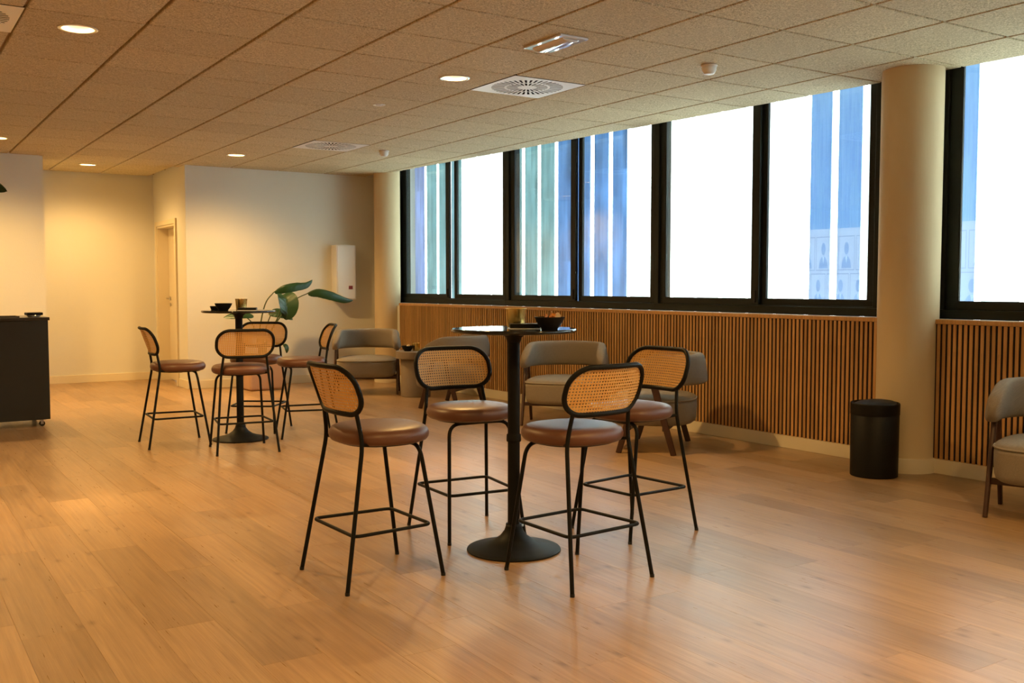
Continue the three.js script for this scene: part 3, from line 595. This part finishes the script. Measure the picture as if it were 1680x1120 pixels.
// ---------------------------------------------------------------- armchairs
function beam(p, q, w, d, side) {       // tapered square bar from p to q, w across `side`
  const T = q.clone().sub(p).normalize(), a = side.clone().sub(T.clone().multiplyScalar(side.dot(T))).normalize(), b = T.clone().cross(a);
  const sec = (c, k) => [...Array(12)].map((_, i) => { const t = i / 12 * 6.28319, x = Math.sign(Math.cos(t)) * Math.pow(Math.abs(Math.cos(t)), 0.45), y = Math.sign(Math.sin(t)) * Math.pow(Math.abs(Math.sin(t)), 0.45); return c.clone().addScaledVector(a, x * w / 2 * k).addScaledVector(b, y * d / 2 * k); });
  return skin([sec(p, 0.78), sec(p.clone().lerp(q, 0.5), 0.92), sec(q, 1)]);
}
function makeArmchair(p, turn, label) {
  const t = thing('armchair', label, 'armchair', p, turn, 'grey-brown tub armchairs');
  const out = (a, s) => { const c = Math.cos(a), q = Math.sin(a), n = q > 0 ? 4.2 : 2.3, b = q > 0 ? 0.325 : 0.315; return [0.334 * s * Math.sign(c) * Math.pow(Math.abs(c), 2 / n), b * s * Math.sign(q) * Math.pow(Math.abs(q), 2 / n)]; };
  const ringAt = (y, s, n = 56) => [...Array(n)].map((_, k) => { const [x, z] = out(-k / n * 6.28319, s); return V(x, y, z); });
  obj('seat', skin([[0.205, 0.55], [0.200, 0.84], [0.204, 0.91], [0.218, 0.965], [0.245, 0.99], [0.31, 1.0], [0.36, 1.0], [0.386, 0.994]].map(([y, s]) => ringAt(y, s))), M.fabric, t);
  obj('seat_cushion', skin([[0.384, 0.99], [0.392, 0.988], [0.405, 0.955], [0.418, 0.86], [0.428, 0.66], [0.433, 0.4], [0.434, 0.1]].map(([y, s]) => ringAt(y, s))), M.fabric, t);
  obj('piping', tube(ringAt(0.388, 0.998, 72), 0.0058, 8, true), M.piping, t);
  // wrap-round back
  const path = []; for (let z = 0.18; z > 0.01; z -= 0.03) path.push([0.336, z]); for (let k = 0; k <= 28; k++) { const a = k / 28 * Math.PI; path.push([0.336 * Math.cos(a), -0.345 * Math.sin(a)]); } for (let z = 0.03; z < 0.19; z += 0.03) path.push([-0.336, z]);
  const n = path.length, rows = path.map(([x, z], i) => {
    const a = path[Math.max(0, i - 1)], b = path[Math.min(n - 1, i + 1)]; const tx = b[0] - a[0], tz = b[1] - a[1], l = Math.hypot(tx, tz), nx = -tz / l * -1, nz = tx / l * -1;
    const e = Math.min(i, n - 1 - i), q = e * 0.03, kw = [0.5, 0.85, 0.97][e] ?? 1, fall = 0.085 * Math.exp(-q * q / 0.018) + ([0.05, 0.014][e] ?? 0), rise = [0.04, 0.010][e] ?? 0, hh = 0.113 - (fall + rise) / 2, cy = 0.617 - fall / 2 + rise / 2;
    return [...Array(24)].map((_, j) => { const th = j / 24 * 6.28319, dn = 0.043 * kw * Math.sign(Math.cos(th)) * Math.pow(Math.abs(Math.cos(th)), 0.62), dy = hh * Math.sign(Math.sin(th)) * Math.pow(Math.abs(Math.sin(th)), 0.5); const o = dn + (cy + dy - 0.617) * 0.14; return V(x + nx * o, cy + dy, z + nz * o); });
  });
  obj('backrest', skin(rows), M.fabric, t);
  for (const s of [-1, 1]) for (const f of [-1, 1]) obj('leg', beam(V(0.356 * s, 0, 0.205 * f), V(0.350 * s, 0.56, 0.04 * f), 0.055, 0.028, V(0, 0, 1)), M.walnut, t);
  for (const f of [-1, 1]) obj('seat_rail', rbox(-0.345, 0.172, 0.135 * f - 0.018, 0.345, 0.203, 0.135 * f + 0.018, 0.004), M.walnut, t);
  return t;
}
const chair = makeArmchair([4.82, 0, -10.48], -0.526, 'armchair in the far corner facing the camera beside the side table');
for (const [x, z, a, l] of [[5.05, -8.90, -2.47, 'armchair mostly hidden behind a cane-back stool, right of the side table'], [5.22, -7.15, -0.807, 'armchair against the slat wall just right of the front table pole'], [5.04, -5.74, -2.47, 'armchair with crossed wooden legs behind the right bar stool'], [5.30, -2.753, -1.214, 'armchair cut off by the right picture edge']]) dup(chair, [x, 0, z], a, l);

// ---------------------------------------------------------------- side table and its things
{
  const t = thing('side_table', 'low round taupe pedestal side table between the far armchairs', 'side table', [5.13, 0, -9.87]);
  obj('table_top', lathe([[0, 0.425], [0.214, 0.425], [0.22, 0.431], [0.22, 0.502], [0.215, 0.508], [0, 0.508]], 56), M.stone, t);
  obj('drum_base', lathe([[0, 0], [0.162, 0], [0.166, 0.006], [0.166, 0.425], [0, 0.425]], 56), M.stone, t);
  let [x, z] = spot(11.02, -1.165); bowl(x, 0.508, z, 1.05, 'black bowl on the low side table');
  const m = obj('crisp', tinyCrisp(), M.crispPale); m.position.set(x + 0.006, 0.508 + 0.057, z + 0.004); m.rotation.set(0.9, 0.6, 0.5); tag(m, 'pale crisp standing in the bowl on the side table', 'crisp', 'crisps in the bowl');
  [x, z] = spot(11.08, -1.075); goldCup(x, 0.508, z, 0.98, 'gold cup on the low side table');
}

// ---------------------------------------------------------------- plants
function leafGeo(pts, W, fold, up, droop = 0) {
  const c = new THREE.CatmullRomCurve3(pts), N = 22, K = 8, rows = [];
  for (let i = 0; i <= N; i++) {
    const t = i / N, p = c.getPoint(t), T = c.getTangent(t), S = T.clone().cross(up).normalize(), U = S.clone().cross(T).normalize();
    const w = W * Math.pow(Math.sin(Math.PI * Math.min(1, 0.04 + 0.96 * Math.pow(t, 0.85))), 0.65) * (1 - 0.12 * t);
    rows.push([...Array(K * 2 + 1)].map((_, k) => { const q = (k - K) / K; return p.clone().addScaledVector(S, q * w).addScaledVector(U, fold * w * Math.abs(q) - droop * w * q * q + 0.018 * w * Math.sin(t * 46 + Math.abs(q) * 7)); }));
  }
  return skin(rows, false, false);
}
function plant(t, mids) { for (const [stemPts, leafPts, W, fold, up, droop] of mids) { const l = obj('leaf', leafGeo(leafPts.map((p) => V(...p)), W, fold, V(...up), droop), M.leaf, t); if (stemPts) obj('stem', tube(new THREE.CatmullRomCurve3(stemPts.map((p) => V(...p))).getPoints(16), (q) => 0.011 - 0.005 * q, 8), M.stem, t); obj('midrib', tube(new THREE.CatmullRomCurve3(leafPts.map((p) => V(p[0], p[1] - 0.003, p[2]))).getPoints(14), (q) => 0.006 - 0.005 * q, 6), M.stem, l); } }
{
  const t = thing('potted_plant', 'broad-leaved green plant in a square terracotta pot by the back wall', 'plant', [3.93, 0, -11.55]);
  const pg = new RoundedBoxGeometry(0.42, 0.36, 0.42, 4, 0.035); pg.translate(0, 0.18, 0);
  obj('pot', uvBox(pg), M.pot, t);
  obj('soil', new THREE.CylinderGeometry(0.16, 0.16, 0.01, 28).translate(0, 0.361, 0), M.soil, t);
  plant(t, [
    [[[0, 0.36, 0], [-0.01, 0.7, 0], [0.07, 1.04, 0.0], [0.17, 1.16, 0.0]], [[0.17, 1.16, 0], [0.27, 1.235, 0.02], [0.42, 1.27, 0.03], [0.56, 1.275, 0.02], [0.66, 1.31, 0.0]], 0.072, -0.3, [0.1, 1, 0.55], 0.9],
    [[[0.03, 0.36, 0.02], [0.10, 0.65, 0.02], [0.24, 0.87, 0.03], [0.42, 1.07, 0.05], [0.59, 1.15, 0.06]], [[0.57, 1.145, 0.06], [0.70, 1.19, 0.08], [0.86, 1.16, 0.10], [1.03, 1.09, 0.11], [1.15, 1.055, 0.11]], 0.085, -0.2, [0.1, 1, 0.8], 0.7],
    [[[0.0, 0.36, 0.04], [0.05, 0.62, 0.10], [0.14, 0.86, 0.20], [0.20, 1.08, 0.22]], [[0.22, 1.13, 0.16], [0.23, 1.09, 0.22], [0.23, 1.0, 0.27], [0.22, 0.90, 0.29], [0.21, 0.83, 0.28]], 0.135, 0.45, [0.1, 0.35, 1], 0.0],
    [[[-0.02, 0.36, 0], [-0.05, 0.6, 0.02], [-0.12, 0.80, 0.03], [-0.18, 0.86, 0.04]], [[-0.10, 0.875, 0.04], [-0.22, 0.90, 0.05], [-0.34, 0.885, 0.05], [-0.46, 0.862, 0.05]], 0.065, 0.2, [0, 0.7, 0.7], 0.3],
    [[[0.02, 0.36, -0.03], [0.06, 0.6, -0.06], [0.12, 0.8, -0.08], [0.16, 0.90, -0.08]], [[0.12, 0.90, -0.06], [0.24, 0.91, -0.04], [0.33, 0.88, -0.02], [0.40, 0.82, 0.0]], 0.075, 0.2, [0, 0.6, 0.8], 0.3],
    [[[0.0, 0.36, 0.05], [0.04, 0.58, 0.09], [0.12, 0.56, 0.13], [0.22, 0.535, 0.16]], [[0.22, 0.535, 0.16], [0.25, 0.51, 0.17], [0.255, 0.47, 0.18], [0.25, 0.43, 0.18]], 0.032, 0.2, [0.2, 0.2, 1], 0.2],
  ]);
  const p = thing('tall_plant', 'tall plant behind the counter, only a leaf tip in view at left', 'plant', [0.47, 0, -10.42]);
  obj('pot', lathe([[0, 0], [0.16, 0], [0.21, 0.4], [0.19, 0.4], [0.18, 0.36], [0, 0.36]], 36), M.pot, p);
  plant(p, [
    [[[0, 0.36, 0], [0.03, 1.0, 0], [0.12, 1.7, 0.02], [0.22, 2.02, 0.03]], [[0.22, 2.02, 0.03], [0.36, 2.12, 0.04], [0.52, 2.16, 0.05], [0.655, 2.115, 0.06]], 0.10, 0.2, [0, 0.5, 1], 0.3],
    [[[0, 0.36, 0], [-0.05, 0.9, 0.02], [-0.2, 1.5, 0.05], [-0.3, 1.75, 0.06]], [[-0.3, 1.75, 0.06], [-0.45, 1.86, 0.08], [-0.6, 1.86, 0.1], [-0.76, 1.78, 0.12]], 0.11, 0.2, [0, 0.5, 1], 0.3],
  ]);
}

// ---------------------------------------------------------------- counter, bin, hose cabinet
{
  const t = thing('mobile_counter', 'black counter on castors at the left edge of the picture', 'counter', [0.12, 0, -9.80]);
  obj('body', rbox(-1.2, 0.065, -0.3, 1.2, 0.935, 0.32, 0.004), std(lin(0.016, 0.017, 0.016), 0.5), t);
  obj('counter_top', rbox(-1.22, 0.935, -0.32, 1.212, 0.962, 0.332, 0.003), std(lin(0.035, 0.028, 0.024), 0.3), t);
  for (const [x, z] of [[1.14, 0.25], [1.14, -0.24], [-1.14, 0.25], [-1.14, -0.24]]) {
    const c = obj('castor', [new THREE.CylinderGeometry(0.024, 0.024, 0.018, 20).rotateX(Math.PI / 2).translate(x, 0.024, z), new THREE.CylinderGeometry(0.011, 0.011, 0.026, 12).rotateX(Math.PI / 2).translate(x, 0.024, z)], M.gasket, t);
    obj('castor_fork', [box(x - 0.03, 0.058, z - 0.025, x + 0.03, 0.065, z + 0.025), box(x - 0.012, 0.02, z + 0.0135, x + 0.012, 0.06, z + 0.0165), box(x - 0.012, 0.02, z - 0.0165, x + 0.012, 0.06, z - 0.0135)], M.steel, c);
  }
  const d = thing('coaster_stack', 'small black stack on a white dish at the counter corner', 'dish', [1.225, 0.962, -9.62], 0.1);
  obj('white_dish', lathe([[0, 0], [0.045, 0], [0.06, 0.016], [0.057, 0.016], [0.043, 0.004], [0, 0.004]], 36), M.plate, d);
  obj('black_stack', rbox(-0.066, 0.016, -0.05, 0.066, 0.04, 0.05, 0.006), M.blackSoft, d);
  const r = thing('flat_tray', 'flat dark tray lying on the black counter', 'tray', [0.90, 0.962, -9.62]);
  obj('tray_floor', rbox(-0.2, 0, -0.12, 0.2, 0.004, 0.12, 0.002), std(lin(0.03, 0.024, 0.02), 0.4), r);
  obj('tray_lip', [rbox(-0.2, 0.004, -0.12, 0.2, 0.012, -0.112, 0.002), rbox(-0.2, 0.004, 0.112, 0.2, 0.012, 0.12, 0.002), rbox(-0.2, 0.004, -0.112, -0.192, 0.012, 0.112, 0.002), rbox(0.192, 0.004, -0.112, 0.2, 0.012, 0.112, 0.002)], std(lin(0.03, 0.024, 0.02), 0.4), r);

  const b = thing('waste_bin', 'cylindrical black waste bin before the round column', 'bin', [5.487, 0, -4.095], -0.6);
  obj('bin_body', lathe([[0, 0], [0.146, 0], [0.149, 0.004], [0.151, 0.40], [0, 0.40]], 56), M.blackSoft, b);
  obj('bin_rim', lathe([[0.149, 0.402], [0.1535, 0.404], [0.1545, 0.47], [0.152, 0.478], [0.146, 0.481], [0.142, 0.478], [0.140, 0.46], [0.14, 0.402]], 56), M.blackSoft, b);
  const lid = obj('swing_lid', lathe([[0, 0.016], [0.06, 0.013], [0.11, 0.004], [0.134, -0.008], [0.13, -0.012], [0, -0.004]], 48), M.black, b); lid.position.y = 0.482; lid.rotation.z = 0.05;

  const h = thing('hose_cabinet', 'white fire hose cabinet on the back wall with a dark red lock', 'cabinet', [5.16, 0, -12]);
  obj('cabinet_body', rbox(-0.135, 1.06, 0, 0.135, 1.755, 0.165, 0.004), M.white, h);
  const dr = obj('cabinet_door', rbox(-0.122, 1.073, 0.165, 0.122, 1.742, 0.174, 0.003), M.white, h);
  obj('lock', rbox(0.03, 1.19, 0.174, 0.082, 1.235, 0.184, 0.003), M.red, dr);
}
scene.traverse((o) => { if (o.isMesh) { o.castShadow = o.receiveShadow = true; } });
renderer.render(scene, camera);
